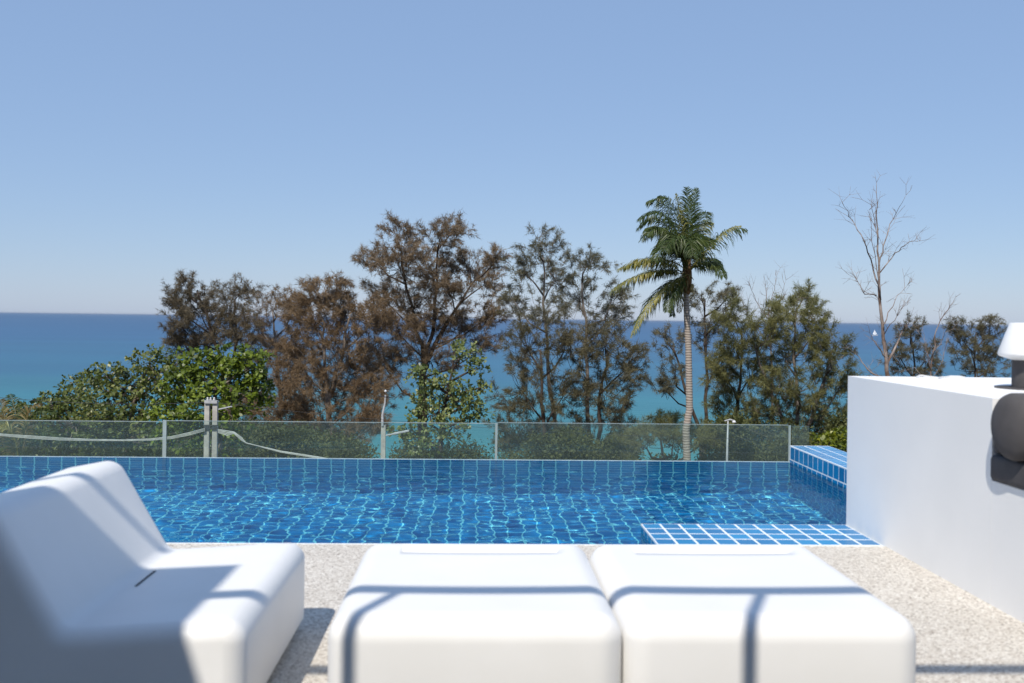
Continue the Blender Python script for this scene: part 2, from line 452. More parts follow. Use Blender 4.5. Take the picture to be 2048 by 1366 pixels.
# water surface
wx = np.arange(PX0, PX1 + .001, .018); wy = np.arange(NEAR + .014, FAR + .001, .016)
XX, YY = np.meshgrid(wx, wy)
rw = np.random.default_rng(12); ZZ = np.zeros_like(XX)
for i in range(60):
    lam = math.exp(rw.uniform(math.log(.11), math.log(.5)))
    th = rw.normal(math.pi / 2, .75); kx, ky = math.cos(th) * 2 * math.pi / lam, math.sin(th) * 2 * math.pi / lam
    ZZ += .00050 * lam * np.sin(kx * XX + ky * YY + rw.uniform(0, 6.28))
# small ring of ripples from the inlet near the chair
rr = np.hypot(XX + 2.15, YY - 7.25); ZZ += .004 * np.exp(-(rr / .25) ** 2) * np.cos(rr * 45)
ZZ *= np.clip((FAR + .02 - YY) / .8, .10, 1)
wm = MB(); wm.v = list(zip(XX.ravel().tolist(), YY.ravel().tolist(), (WL + ZZ).ravel().tolist()))
nx_ = len(wx)
wm.f = [(j * nx_ + i, j * nx_ + i + 1, (j + 1) * nx_ + i + 1, (j + 1) * nx_ + i) for j in range(len(wy) - 1) for i in range(nx_ - 1)]
water = wm.build('pool_water', 'pool_water', smooth=True)
tag(water, kind='structure'); water.cycles.is_caustics_caster = True

# ------------------------------------------------------------------ glass fence beyond the pool
GY, GTOP = 11.92, .325
fence = thing('glass_fence', 'low frameless glass fence along the far edge of the pool', 'fence', (0, GY, -.7))
MB().box(PX0 - .3, 5.4, FAR + .31, GY + .3, -3.3, -.7).build('ledge', 'concrete', fence)
js = [-8.2, -3.70, .285, 3.895]
for a, b_ in zip(js[:-1], js[1:]):
    z1 = GTOP + (a + b_) / 2 * .003
    MB().box(a + .016, b_ - .016, GY, GY + .012, -.7, z1).build('glass_panel', 'fence_glass', fence)
    MB().box(a + .016, b_ - .016, GY - .001, GY + .013, z1 + .0005, z1 + .0065).build('top_edge_glint', 'frosted_joint_glint', fence)  # pale strip: bright reflection along the glass top, painted as solid colour
MB().box(3.911, 4.12, GY - .05, GY - .038, -.7, GTOP + .005).build('glass_panel', 'fence_glass', fence)
for k, a in enumerate(js[1:]):
    w = .022 if k == 0 else .014
    MB().box(a - w, a + w, GY - .004, GY + .02, -.7, GTOP + .004).build('joint_strip', 'frosted_joint_glint', fence)

# ------------------------------------------------------------------ white wall block with bench
WX, WT = 2.97, 1.18
wall = thing('white_wall_block', 'smooth white rendered wall block stepping down to a bench', 'wall', (WX, 6.5, 0))
MB().box(WX, 6.2, 5.50, LY1 + .002, -.6, WT).build('wall', 'white_render', wall)
MB().box(WX, 6.2, 2.2, 5.498, -.3, .71).build('bench_base', 'white_render', wall)
# rounded boxes
def rbox(x0, x1, y0, y1, z0, z1, r, seg=6, xs=(), ys_=(), fn=None):
    """rounded box: cube grid whose edges are pulled to radius r"""
    def line(a, b_, extra):
        t = [a + r * (1 - math.cos(math.pi / 2 * i / seg)) for i in range(seg + 1)]
        return sorted(set([round(v_, 5) for v_ in t + [a + b_ - v_ for v_ in t] + list(extra)]))
    lx, ly, lz = line(x0, x1, xs), line(y0, y1, ys_), line(z0, z1, ())
    idx = {}; b_ = MB()
    def vid(x, y, z):
        k = (x, y, z)
        if k in idx: return idx[k]
        cx_, cy_, cz_ = min(max(x, x0 + r), x1 - r), min(max(y, y0 + r), y1 - r), min(max(z, z0 + r), z1 - r)
        d = np.array([x - cx_, y - cy_, z - cz_]); n_ = np.linalg.norm(d)
        p_ = np.array([cx_, cy_, cz_]) + (d / n_ * r if n_ > 1e-6 else 0)
        if fn: p_ = fn(x, y, z, p_)
        idx[k] = len(b_.v); b_.v.append(tuple(float(q) for q in p_)); return idx[k]
    def face(A, B, mk, flip):
        for i in range(len(A) - 1):
            for j in range(len(B) - 1):
                q = (vid(*mk(A[i], B[j])), vid(*mk(A[i + 1], B[j])), vid(*mk(A[i + 1], B[j + 1])), vid(*mk(A[i], B[j + 1])))
                b_.f.append(q[::-1] if flip else q)
    zt, zb = lz[-1], lz[0]
    face(lx, ly, lambda a, c: (a, c, zt), False); face(lx, ly, lambda a, c: (a, c, zb), True)
    face(lx, lz, lambda a, c: (a, ly[0], c), False); face(lx, lz, lambda a, c: (a, ly[-1], c), True)
    face(ly, lz, lambda a, c: (lx[-1], a, c), False); face(ly, lz, lambda a, c: (lx[0], a, c), True)
    return b_
cu = rbox(2.948, 5.6, 2.3, 5.494, .713, .862, .03, 3).build('seat_cushion', 'grey_fabric', smooth=True)
tag(cu, 'flat dark grey seat cushion lying on the white bench', 'cushion')
bk = rbox(2.960, 5.6, 5.402, 5.494, .866, 1.13, .04, 3).build('back_cushion', 'grey_fabric', smooth=True)
tag(bk, 'dark grey back cushion upright behind the round bolster', 'cushion')
# bolster: cylinder with softly domed ends
bo = MB(); rb = .185; prof = [(0, -.045), (.06, -.042), (.115, -.03), (.155, -.012), (.175, .006), (.185, .03)] + [(.185, t) for t in np.linspace(.08, 1.2, 10)] + [(.175, 1.235), (.12, 1.27), (0, 1.28)]
bo.lathe((0, 0, 0), prof, 40)
Mb = Matrix.Rotation(R(1.5), 3, 'Z') @ Matrix.Rotation(R(90), 3, 'Y')
cb = Vector((2.905, 5.212, 0))
cb.z = .862 + rb
bo.v = [tuple(Mb @ Vector(v_) + cb) for v_ in bo.v]
tag(bo.build('bolster', 'grey_fabric', smooth=True), 'round dark grey bolster lying on the bench cushion', 'bolster')
# table lamp on the wall top
LC = (3.71, 6.36, WT)
lamp = thing('table_lamp', 'white cone lamp on a thick grey stem standing on the wall top', 'lamp', LC)
MB().lathe(LC, [(0, 0), (.235, 0), (.235, .006), (.14, .008)], 40).build('grey_disc', 'grey_fabric', lamp, sharp=40)  # thin wide grey disc under the stem
MB().lathe(LC, [(.0, .008), (.131, .008), (.131, .21), (0, .21)], 40).build('stem', 'grey_fabric', lamp, sharp=40)
MB().lathe(LC, [(0, .205), (.135, .19), (.205, .213), (.216, .222), (.218, .235), (.148, .43), (.14, .436), (0, .437)], 48).build('shade', 'lampshade', lamp, sharp=50)
cbm = MB(); pc = [(3.42 + .035 * i + .01 * math.sin(i * 2.1), 7.45 + .05 * math.sin(i * 1.15), WT + .008 + .012 * max(0, math.sin(i * .9))) for i in range(11)]
cbm.tube(pc, .006, 6)
tag(cbm.build('loose_cable', 'white_metal'), 'short loose white cable curled on the wall top', 'cable')

# ------------------------------------------------------------------ white moulded furniture
def low_table(x0, x1, label):
    y0, y1, zt = 3.69, 5.00, .47
    t = thing('low_table', label, 'table', ((x0 + x1) / 2, (y0 + y1) / 2, 0), 'pair of white moulded low tables')
    sx0, sx1, sy0, sy1 = x0 + .20, x1 - .16, y1 - .25, y1 - .13
    e = .012
    gx_ = list(np.linspace(x0 + .12, x1 - .12, 12)) + [sx0, sx0 + e, sx1 - e, sx1]
    gy_ = list(np.linspace(y0 + .12, y1 - .30, 9)) + [sy0, sy0 + e, sy1 - e, sy1]
    def fn(x, y, z, p_):
        if z >= zt - 1e-4:
            u = (x - (x0 + x1) / 2) / (x1 - x0) * 2; v_ = (y - (y0 + y1) / 2) / (y1 - y0) * 2
            p_[2] -= .010 * max(0, 1 - u * u) * max(0, 1 - v_ * v_)
            if sx0 + e * .5 < x < sx1 - e * .5 and sy0 + e * .5 < y < sy1 - e * .5: p_[2] -= .032
        return p_
    rbox(x0, x1, y0, y1, .045, zt, .10, 9, [round(g_, 5) for g_ in gx_], [round(g_, 5) for g_ in gy_], fn).build('table_body', 'white_plastic', t, smooth=True)
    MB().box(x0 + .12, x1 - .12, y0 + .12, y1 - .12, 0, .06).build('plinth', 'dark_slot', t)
    return t
low_table(-.545, .587, 'white moulded low table next to the white lounge chair')
low_table(.593, 1.742, 'white moulded low table standing nearer the white wall')

def lounge_chair():
    y0, y1 = 3.72, 5.11
    # profile corners (x, z, corner radius), clockwise from the front foot
    P = [(-.85, .05, .02), (-.85, .447, .085), (-1.535, .405, .07), (-1.80, .865, .095), (-2.13, .80, .11), (-2.02, .05, .03)]
    pts = []
    n_ = len(P)
    for i in range(n_):
        p = Vector(P[i][:2]); a = (Vector(P[i - 1][:2]) - p); b_ = (Vector(P[(i + 1) % n_][:2]) - p)
        ang = a.angle(b_); rr_ = P[i][2]; t = rr_ / math.tan(ang / 2); a.normalize(); b_.normalize()
        t = min(t, .25); rr_ = t * math.tan(ang / 2)
        c = p + (a + b_).normalized() * (rr_ / math.sin(ang / 2))
        s_, e_ = p + a * t - c, p + b_ * t - c
        sg = 10
        for k in range(sg + 1):
            u = k / sg; th = math.pi - ang
            d = (s_ * math.sin((1 - u) * th) + e_ * math.sin(u * th)) / math.sin(th)
            pts.append(c + d)
    # densify long runs
    q = []
    for i in range(len(pts)):
        a, b_ = pts[i], pts[(i + 1) % len(pts)]; q.append(a)
        k = int((b_ - a).length / .06)
        q += [a.lerp(b_, (j + 1) / (k + 1)) for j in range(k)]
    pts = q; m_ = len(pts)
    area = sum(pts[i].x * pts[(i + 1) % m_].y - pts[(i + 1) % m_].x * pts[i].y for i in range(m_))
    sgn = 1 if area > 0 else -1
    nrm = []
    for i in range(m_):
        d = (pts[(i + 1) % m_] - pts[i - 1]).normalized(); nrm.append(Vector((d.y, -d.x)) * sgn)   # outward
    rr_ = .075; rings = []
    for k in range(9):
        t = math.pi / 2 * k / 8; rings.append((y0 + rr_ * (1 - math.sin(t)), rr_ * (1 - math.cos(t))))
    rings = [(y, ins) for y, ins in rings][::-1]
    rings = [(y0 + rr_ * (1 - math.cos(math.pi / 2 * k / 8)), rr_ * (1 - math.sin(math.pi / 2 * k / 8))) for k in range(9)]
    mid = [(y, 0) for y in np.linspace(y0 + rr_, y1 - rr_, 12)[1:-1]]
    rings = rings + mid + [(y0 + y1 - y, ins) for y, ins in rings[::-1]]
    b_ = MB()
    for y, ins in rings:
        for i in range(m_): p = pts[i] - nrm[i] * ins; b_.v.append((p.x, float(y), p.y))
    for k in range(len(rings) - 1):
        for i in range(m_):
            a, c = k * m_ + i, k * m_ + (i + 1) % m_
            f_ = (a, c, c + m_, a + m_); b_.f.append(f_ if sgn < 0 else f_[::-1])
    e0 = tuple(range(m_)); e1 = tuple((len(rings) - 1) * m_ + i for i in range(m_))
    b_.f += [e0[::-1], e1] if sgn < 0 else [e0, e1[::-1]]
    t = thing('lounge_chair', 'low white moulded lounge chair with a sloping back, half in shade', 'chair', (-1.45, 4.4, 0))
    import bmesh
    ob = b_.build('seat_shell', 'white_plastic', t, smooth=True)
    bm = bmesh.new(); bm.from_mesh(ob.data); bmesh.ops.recalc_face_normals(bm, faces=bm.faces); bm.to_mesh(ob.data); bm.free()
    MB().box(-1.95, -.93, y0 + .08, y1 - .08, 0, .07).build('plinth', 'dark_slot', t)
    MB().box(-1.468, -1.458, 4.34, 4.60, .39, .4125).build('drain_slot', 'dark_slot', t)
    return t
lounge_chair()

# ------------------------------------------------------------------ the house behind: balcony with railing that casts the bar shadows
house = thing('house', 'white house with an upper balcony behind the terrace', 'house', (0, -3, 0))
RH, RY = 4.30, 4.465 - .78 * 4.30
MB().box(-8, 7, -2, -1.4, 0, 6).build('wall', 'dark_facade', house)
MB().box(-8, 7, -1.399, RY + .1, 2.95, 3.2).build('balcony_slab', 'concrete', house)
rail = MB().box(-8, 7, RY - .035, RY + .035, RH - .03, RH + .03).build('top_rail', 'white_metal', house)
for k in range(-4, 5):
    xp = -1.515 + 1.52 * k
    MB().box(xp - .02, xp + .02, RY - .02, RY + .02, 3.2, RH - .031).build('railing_post', 'white_metal', house)
MB().box(-8, -2.53, -1.399, 1.10, 4.86, 4.96).build('roof', 'white_render', house)
gt = MB().tube([(-8, 1.44, 4.93), (-2.97, 1.44, 4.93)], .04, 10)
for k in range(5): gt.box(-7.7 + k, -7.66 + k, 1.101, 1.40, 4.92, 4.94)
gt.build('gutter', 'white_metal', house)

# ------------------------------------------------------------------ plants
def unit(v_): return v_ / np.maximum(np.linalg.norm(v_, axis=-1, keepdims=True), 1e-9)
def lobe3(px, py, rx, ry, Y, dy=0.):
    c = at(px, py, Y + dy); k = mpp(Y); return c, np.array([rx * k, max(rx, ry) * k * .9, ry * k])
def trunk_pt(path, z):
    for a, b_ in zip(path[:-1], path[1:]):
        if a[2] <= z <= b_[2]:
            t = (z - a[2]) / max(1e-6, b_[2] - a[2]); return a + (b_ - a) * t
    return path[0] if z < path[0][2] else path[-1]

def casuarina(label, Y, trunks, lobes, mat, bark='bark_grey', dens=1., seed=1, tr=.17, needle=.32, group='feathery trees on the slope', name='casuarina_tree', wid=.0105):
    rg = np.random.default_rng(seed)
    paths = []
    for tp in trunks:
        pts = [at(px, py, Y) for px, py in tp]
        g0 = pts[0].copy(); g0[2] = ground_z(Y) - .4; g0[0] += rg.uniform(-.3, .3)
        path = [g0] + pts; fine = []
        for a, b_ in zip(path[:-1], path[1:]):
            for t in np.linspace(0, 1, 5)[:-1]: fine.append(a + (b_ - a) * t + np.array([rg.normal(0, .06), rg.normal(0, .06), 0]))
        fine.append(path[-1]); paths.append(fine)
    base = paths[0][0]
    root = thing(name, label, 'tree', base, group)
    wood = MB()
    for fine in paths:
        n_ = len(fine); wood.tube(fine, [tr * (1 - .85 * i / (n_ - 1)) ** .9 + .015 for i in range(n_)], 7)
    ND = []                                                  # needle triangles
    for (px, py, rx, ry) in lobes:
        c, rad = lobe3(px, py, rx, ry, Y, rg.normal(0, 1.2))
        pth = min(paths, key=lambda p_: min(np.linalg.norm((q - c)[[0, 2]]) for q in p_))
        hd = abs(c[0] - trunk_pt(pth, c[2])[0])
        st = trunk_pt(pth, c[2] - .45 * hd - .8 * rad[2])
        md = (st + c) / 2 + np.array([0, 0, -.12 * hd]) + rg.normal(0, .12, 3)
        wood.tube([st, md, c, c + np.array([rg.normal(0, .2), 0, rad[2] * .6])], [.07, .05, .03, .008], 5)
        area = rad[0] * rad[2]
        ns = int(29 * dens * area ** .8) + 7
        for _ in range(ns):
            d = unit(rg.normal(0, 1, 3)); s0 = c + d * rad * (rg.random() ** .45) * 1.08
            ax = trunk_pt(pth, s0[2]); ow = s0 - ax; ow[2] = 0
            e0 = s0 + unit(unit(ow) * .55 + np.array([0, 0, .75]) + rg.normal(0, .42, 3)) * rg.uniform(.45, 1.25)
            if rg.random() < .3: wood.tube([c + (s0 - c) * .1, (c + s0) / 2 - np.array([0, 0, .1]), s0], [.02, .017, .012], 3, cap=False)
            L_ = np.linalg.norm(e0 - s0)
            mid = (s0 + e0) / 2 + np.array([0, 0, .12 * L_])
            e1 = e0 + np.array([0, 0, -.10 * L_])
            ts = np.linspace(0, 1, 5)
            cv = [(1 - t) ** 2 * s0 + 2 * t * (1 - t) * mid + t * t * e1 for t in ts]
            wood.tube(cv, [.016, .014, .012, .009, .005], 3, cap=False)
            nt_ = int(8 + 7 * L_)
            tt = rg.uniform(.25, 1.02, nt_)
            bp_ = ((1 - tt) ** 2)[:, None] * s0 + (2 * tt * (1 - tt))[:, None] * mid + (tt * tt)[:, None] * e1
            tan = unit((2 * (1 - tt))[:, None] * (mid - s0) + (2 * tt)[:, None] * (e1 - mid))
            # twiglets then needles
            td = unit(tan * .8 + rg.normal(0, .42, (nt_, 3)))
            tl = rg.uniform(.12, .45, nt_)
            k_ = 11
            u = rg.uniform(.15, 1, (nt_, k_))
            o_ = bp_[:, None, :] + td[:, None, :] * (tl[:, None] * u)[..., None]
            nd = unit(td[:, None, :] * .8 + rg.normal(0, .55, (nt_, k_, 3)) + np.array([0, 0, -.28]))
            nl = rg.uniform(.5, 1.15, (nt_, k_)) * needle
            sd = unit(np.cross(nd, rg.normal(0, 1, (nt_, k_, 3)))) * wid
            tri = np.stack([o_ - sd, o_ + sd, o_ + nd * nl[..., None]], axis=2)
            ND.append(tri.reshape(-1, 3, 3))
    wood.build('trunk', bark, root, smooth=True)
    soup('crown', np.concatenate(ND), 3, mat, root)
    return root

def leaf_faces(o_, d, n_up, ln, wd):
    """pointed oval leaves, each one folded strip of two quads -> 6-corner polygon; o_ base, d direction, n_up approx normal"""
    s = unit(np.cross(d, n_up)); nn = unit(np.cross(s, d))
    l = ln[:, None]; w = wd[:, None]
    a = o_; b1 = o_ + d * l * .35 + s * w * .42 + nn * w * .10; b2 = o_ + d * l * .72 + s * w * .5 + nn * w * .06
    t = o_ + d * l - nn * l * .08
    c1 = o_ + d * l * .35 - s * w * .42 + nn * w * .10; c2 = o_ + d * l * .72 - s * w * .5 + nn * w * .06
    return np.stack([a, b1, b2, t, c2, c1], axis=1)

def leafy(label, Y, trunk, lobes, mat, dens=1., seed=1, leaf=.2, ros=7, group=None, name='almond_tree', tr=.16, bark='bark_grey', cat='tree', open_=.0):
    rg = np.random.default_rng(seed)
    base = at(*trunk[0], Y); base[2] = ground_z(Y) - .4
    path = [base] + [at(px, py, Y) for px, py in trunk]
    root = thing(name, label, cat, base, group)
    wood = MB(); wood.tube(path, [tr * (1 - .7 * i / (len(path) - 1)) for i in range(len(path))], 7)
    LF = []
    for (px, py, rx, ry) in lobes:
        c, rad = lobe3(px, py, rx, ry, Y, rg.normal(0, .6))
        st = trunk_pt(path, c[2] - .9 * rad[2] - .3)
        wood.tube([st, (st + c) / 2 + rg.normal(0, .1, 3), c], [.07, .05, .03], 5)
        ns = int(95 * dens * (rad[0] * rad[2]) ** .85 / (leaf / .2) ** 1.6) + 6
        d = unit(rg.normal(0, 1, (ns, 3)))
        rr_ = rg.uniform(.35 if not open_ else .25, 1.08, ns) ** .6
        bump = 1 + .22 * np.sin(d[:, 0] * 5.1 + px) * np.sin(d[:, 2] * 4.3 + py) + .16 * np.sin(d[:, 1] * 9 + d[:, 0] * 7)
        q = c + d * rad * (rr_ * bump)[:, None]
        for i in range(0, ns, 3 if open_ else 6):
            wood.tube([c + (q[i] - c) * .15, (c + q[i]) / 2 + rg.normal(0, .05, 3), q[i]], [.02, .014, .006], 3, cap=False)
        k_ = ros
        ax = unit(d * .8 + np.array([0, -.15, .55]) + rg.normal(0, .25, (ns, 3)))
        t1 = unit(np.cross(ax, rg.normal(0, 1, (ns, 3)))); t2 = np.cross(ax, t1)
        th = (np.arange(k_) * 2.4)[None, :] + rg.uniform(0, 6.28, (ns, 1))
        opn = rg.uniform(.45, 1.25, (ns, k_))
        ld = unit(ax[:, None, :] * np.cos(opn)[..., None] + (t1[:, None, :] * np.cos(th)[..., None] + t2[:, None, :] * np.sin(th)[..., None]) * np.sin(opn)[..., None] + np.array([0, 0, -.12]))
        up_ = unit(ax[:, None, :] + rg.normal(0, .3, (ns, k_, 3)))
        off = q[:, None, :] + ld * .02 + rg.normal(0, leaf * .22, (ns, k_, 3))
        ln = rg.uniform(.6, 1.15, (ns, k_)) * leaf
        LF.append(leaf_faces(off.reshape(-1, 3), ld.reshape(-1, 3), up_.reshape(-1, 3), ln.ravel(), ln.ravel() * .58))
    wood.build('trunk', bark, root, smooth=True)
    soup('crown', np.concatenate(LF), 6, mat, root)
    return root

# --- broadleaf trees on the left
G1 = 'broadleaf trees beyond the glass fence'
leafy('dense bright green leafy tree directly behind the twin concrete poles', 40, [(440, 900), (430, 800), (430, 740)],
      [(450, 765, 82, 55), (405, 730, 52, 34), (500, 735, 40, 40), (440, 820, 80, 50), (370, 770, 46, 45), (470, 715, 34, 22), (515, 780, 26, 40), (400, 870, 80, 45), (340, 840, 50, 45)], 'leaf_green', 1.25, 11, .21, 7, G1)
leafy('mid green spreading tree rising over the left of the glass fence', 43, [(250, 900), (270, 800), (290, 740)],
      [(300, 722, 36, 24), (320, 760, 44, 38), (262, 770, 54, 34), (212, 752, 46, 22), (170, 762, 36, 16), (290, 820, 70, 50), (215, 820, 66, 46), (250, 880, 100, 42), (350, 735, 20, 28)], 'leaf_mid', 1.15, 12, .20, 6, G1)
leafy('low olive green tree sloping down towards the sea at the edge of the trees', 38, [(110, 920), (120, 850)],
      [(150, 795, 44, 28), (110, 815, 52, 28), (80, 845, 60, 34), (150, 850, 70, 46), (60, 890, 70, 36), (160, 900, 90, 34), (30, 830, 34, 22), (10, 870, 50, 40), (200, 850, 60, 46), (115, 885, 60, 36)], 'leaf_mid', 1.35, 13, .15, 7, G1)
leafy('open tree with pale lime leaves beside the single concrete pole', 44, [(880, 905), (885, 830), (905, 740)],
      [(880, 795, 64, 30), (848, 752, 36, 24), (935, 708, 30, 16), (955, 735, 26, 18), (860, 830, 60, 24), (935, 800, 40, 26), (945, 830, 36, 20), (815, 862, 44, 16), (860, 885, 60, 24), (900, 770, 40, 22), (915, 690, 14, 8), (965, 775, 22, 16), (905, 855, 50, 22)], 'leaf_lime', .75, 14, .19, 7, None, open_=1, bark='bark_dark')
leafy('bright yellow green hedge shrub behind the raised pool side', 15.5, [(1670, 930), (1672, 895)],
      [(1668, 890, 32, 20), (1700, 885, 40, 26), (1650, 905, 24, 14), (1740, 890, 50, 30)], 'leaf_yellow', 2.6, 15, .075, 6, None, 'hedge_shrub', .03, 'bark_dark', 'shrub')

# --- feathery trees
casuarina('dark brown feathery tree above the dense green tree, open to the sea', 66, [[(455, 850), (440, 720), (415, 640), (395, 580)], [(452, 800), (470, 700), (470, 600)]],
          [(378, 585, 34, 26), (400, 625, 46, 34), (368, 660, 34, 28), (430, 655, 40, 36), (478, 590, 26, 24), (460, 620, 26, 30), (358, 620, 18, 34), (420, 695, 56, 26), (480, 670, 30, 34), (375, 700, 34, 24)], 'needle_dark', 'bark_dark', .95, 21)
casuarina('thin pale brown feathery tree filling the gap behind the green tree', 71, [[(560, 850), (555, 700), (545, 620)]],
          [(545, 618, 36, 28), (520, 655, 36, 32), (582, 632, 22, 36), (560, 700, 46, 36), (600, 715, 34, 44), (525, 710, 36, 40)], 'needle_brown', 'bark_grey', .7, 22)
casuarina('rust brown feathery tree with a straight grey trunk behind the fence', 57, [[(667, 910), (655, 800), (648, 700), (640, 600)], [(656, 800), (690, 690), (700, 630)]],
          [(650, 590, 34, 30), (615, 618, 38, 30), (692, 628, 42, 36), (500, 880, 50, 24), (590, 890, 60, 22), (690, 885, 50, 26), (740, 650, 36, 40), (640, 665, 60, 40), (600, 730, 52, 42), (700, 715, 62, 44), (590, 800, 56, 42), (650, 785, 56, 50), (720, 790, 66, 50), (560, 845, 56, 34), (640, 855, 90, 38), (738, 850, 36, 36), (500, 815, 44, 22), (470, 835, 30, 18)], 'needle_rust', 'bark_grey', 1.25, 23)
casuarina('tallest brown feathery tree with wide crown above the horizon', 62, [[(850, 905), (850, 790), (842, 690), (815, 580), (795, 480)], [(846, 760), (870, 640), (875, 500)], [(846, 740), (900, 640), (950, 560)]],
          [(795, 475, 36, 30), (752, 525, 36, 24), (800, 540, 48, 42), (880, 485, 34, 34), (862, 545, 52, 44), (940, 540, 44, 34), (905, 595, 52, 38), (830, 615, 54, 42), (770, 600, 36, 36), (968, 570, 28, 36), (870, 655, 60, 40), (800, 670, 52, 40), (930, 660, 44, 26), (975, 635, 20, 30), (860, 720, 56, 36), (770, 735, 46, 46), (905, 465, 22, 18), (985, 530, 18, 18), (960, 700, 36, 18)], 'needle_brown', 'bark_dark', .95, 24, .2)
casuarina('tall grey green feathery tree between the brown trees and the palm', 60, [[(1120, 910), (1100, 780), (1090, 640), (1085, 510)], [(1180, 905), (1172, 760), (1170, 640), (1165, 550)]],
          [(1085, 498, 38, 26), (1050, 545, 34, 34), (1110, 560, 46, 44), (1036, 615, 28, 34), (1172, 535, 32, 34), (1160, 600, 44, 44), (1090, 640, 54, 44), (1222, 605, 26, 30), (1210, 650, 36, 36)], 'needle_grey', 'bark_grey', .62, 25)
casuarina('broad brown feathery tree with low hanging foliage right of the open lime tree', 56, [[(1090, 912), (1085, 800), (1080, 700)], [(1190, 912), (1200, 800), (1215, 700)]],
          [(1056, 700, 44, 42), (1130, 700, 54, 44), (1210, 695, 54, 44), (1046, 785, 52, 50), (1125, 795, 56, 54), (1205, 785, 56, 50), (1055, 865, 62, 44), (1145, 875, 66, 36), (1226, 855, 46, 36), (1256, 735, 24, 44)], 'needle_mixed', 'bark_dark', .9, 26)
casuarina('sparse dark feathery tree standing right behind the palm trunk', 64, [[(1412, 910), (1415, 760), (1410, 600)], [(1404, 880), (1370, 780), (1345, 690)]],
          [(1402, 598, 28, 26), (1452, 600, 32, 22), (1338, 690, 30, 24), (1350, 750, 26, 40), (1415, 670, 32, 42), (1425, 750, 32, 50), (1330, 780, 18, 22), (1440, 640, 26, 26)], 'needle_grey', 'bark_dark', .55, 27)
casuarina('bushy olive green feathery tree left of the white wall', 55, [[(1600, 900), (1595, 800), (1590, 640)], [(1580, 880), (1540, 780), (1510, 690)], [(1610, 860), (1650, 760), (1665, 700)]],
          [(1592, 625, 38, 30), (1545, 660, 44, 36), (1622, 675, 36, 42), (1570, 715, 60, 42), (1590, 785, 66, 52), (1660, 715, 32, 36), (1680, 775, 34, 52), (1545, 835, 66, 46), (1640, 845, 56, 46), (1605, 600, 24, 16)], 'needle_olive', 'bark_grey', 1.05, 28)
casuarina('yellowish feathery tree squeezed between the palm and the bushy olive tree', 58, [[(1470, 905), (1478, 790), (1485, 690)]],
          [(1482, 690, 44, 40), (1500, 755, 52, 48), (1448, 750, 28, 48), (1462, 820, 36, 44), (1500, 870, 56, 36), (1470, 640, 24, 26)], 'needle_olive', 'bark_dark', .85, 29)
casuarina('low olive feathery bush at the foot of the palm', 47, [[(1325, 915), (1322, 880)]],
          [(1320, 865, 36, 28), (1345, 890, 44, 22), (1290, 890, 30, 20), (1400, 890, 36, 18)], 'needle_olive', 'bark_dark', 1.1, 30, .06)
casuarina('small feathery tree showing over the wall beside the dead tree', 75, [[(1832, 800), (1830, 730), (1822, 660)]],
          [(1822, 672, 26, 24), (1800, 715, 24, 26), (1850, 722, 26, 28), (1830, 760, 50, 26)], 'needle_mixed', 'bark_dark', .75, 31, .12)
casuarina('small feathery tree showing over the wall next to the lamp', 75, [[(1948, 800), (1950, 740), (1952, 665)]],
          [(1920, 672, 20, 26), (1968, 668, 28, 26), (1942, 705, 34, 28), (1985, 715, 34, 16), (1955, 742, 44, 20)], 'needle_mixed', 'bark_dark', .9, 32, .12)

# --- undergrowth on the slope (uncountable)
rg = np.random.default_rng(77); U = []
spots = [(40, 905, 90), (200, 915, 110), (330, 905, 90), (470, 900, 90), (560, 895, 80), (640, 905, 80), (700, 915, 50), (840, 915, 60), (930, 918, 50), (1040, 932, 50), (1140, 930, 60), (1230, 934, 40), (1330, 938, 40), (1430, 930, 40), (1520, 918, 50), (1600, 912, 60), (1690, 880, 80), (1780, 880, 90), (1900, 880, 120)]
more = [(int(x), int(y), int(r_)) for x, y, r_ in zip(rg.uniform(0, 690, 26), 870 + 45 * rg.random(26) ** .6, rg.uniform(22, 55, 26))]
more += [(int(x), int(y), int(r_)) for x, y, r_ in zip(rg.uniform(1010, 1280, 14), 872 + 48 * rg.random(14) ** .5, rg.uniform(20, 45, 14))] + [(int(x), int(y), int(r_)) for x, y, r_ in zip(rg.uniform(1430, 1690, 14), 850 + 65 * rg.random(14) ** .7, rg.uniform(22, 50, 14))]
for (px, py, r_) in spots + more:
    Y = 50 + rg.uniform(-5, 8); c, rad = lobe3(px, py, r_, 18 + r_ * .25, Y)
    n_ = int(13 * r_)
    d = unit(rg.normal(0, 1, (n_, 3))); q = c + d * rad * (rg.uniform(.1, 1.15, n_) ** .5)[:, None]
    ld = unit(rg.normal(0, 1, (n_ * 4, 3)) + np.array([0, -.2, .4])); o_ = np.repeat(q, 4, 0) + rg.normal(0, .16, (n_ * 4, 3))
    ln = rg.uniform(.08, .24, n_ * 4); U.append(leaf_faces(o_, ld, unit(rg.normal(0, 1, (n_ * 4, 3)) + np.array([0, 0, 1.])), ln, ln * .42))
ug = soup('undergrowth', np.concatenate(U), 6, 'leaf_scrub')
tag(ug, 'dull green undergrowth covering the slope below the trees', 'undergrowth', kind='stuff')

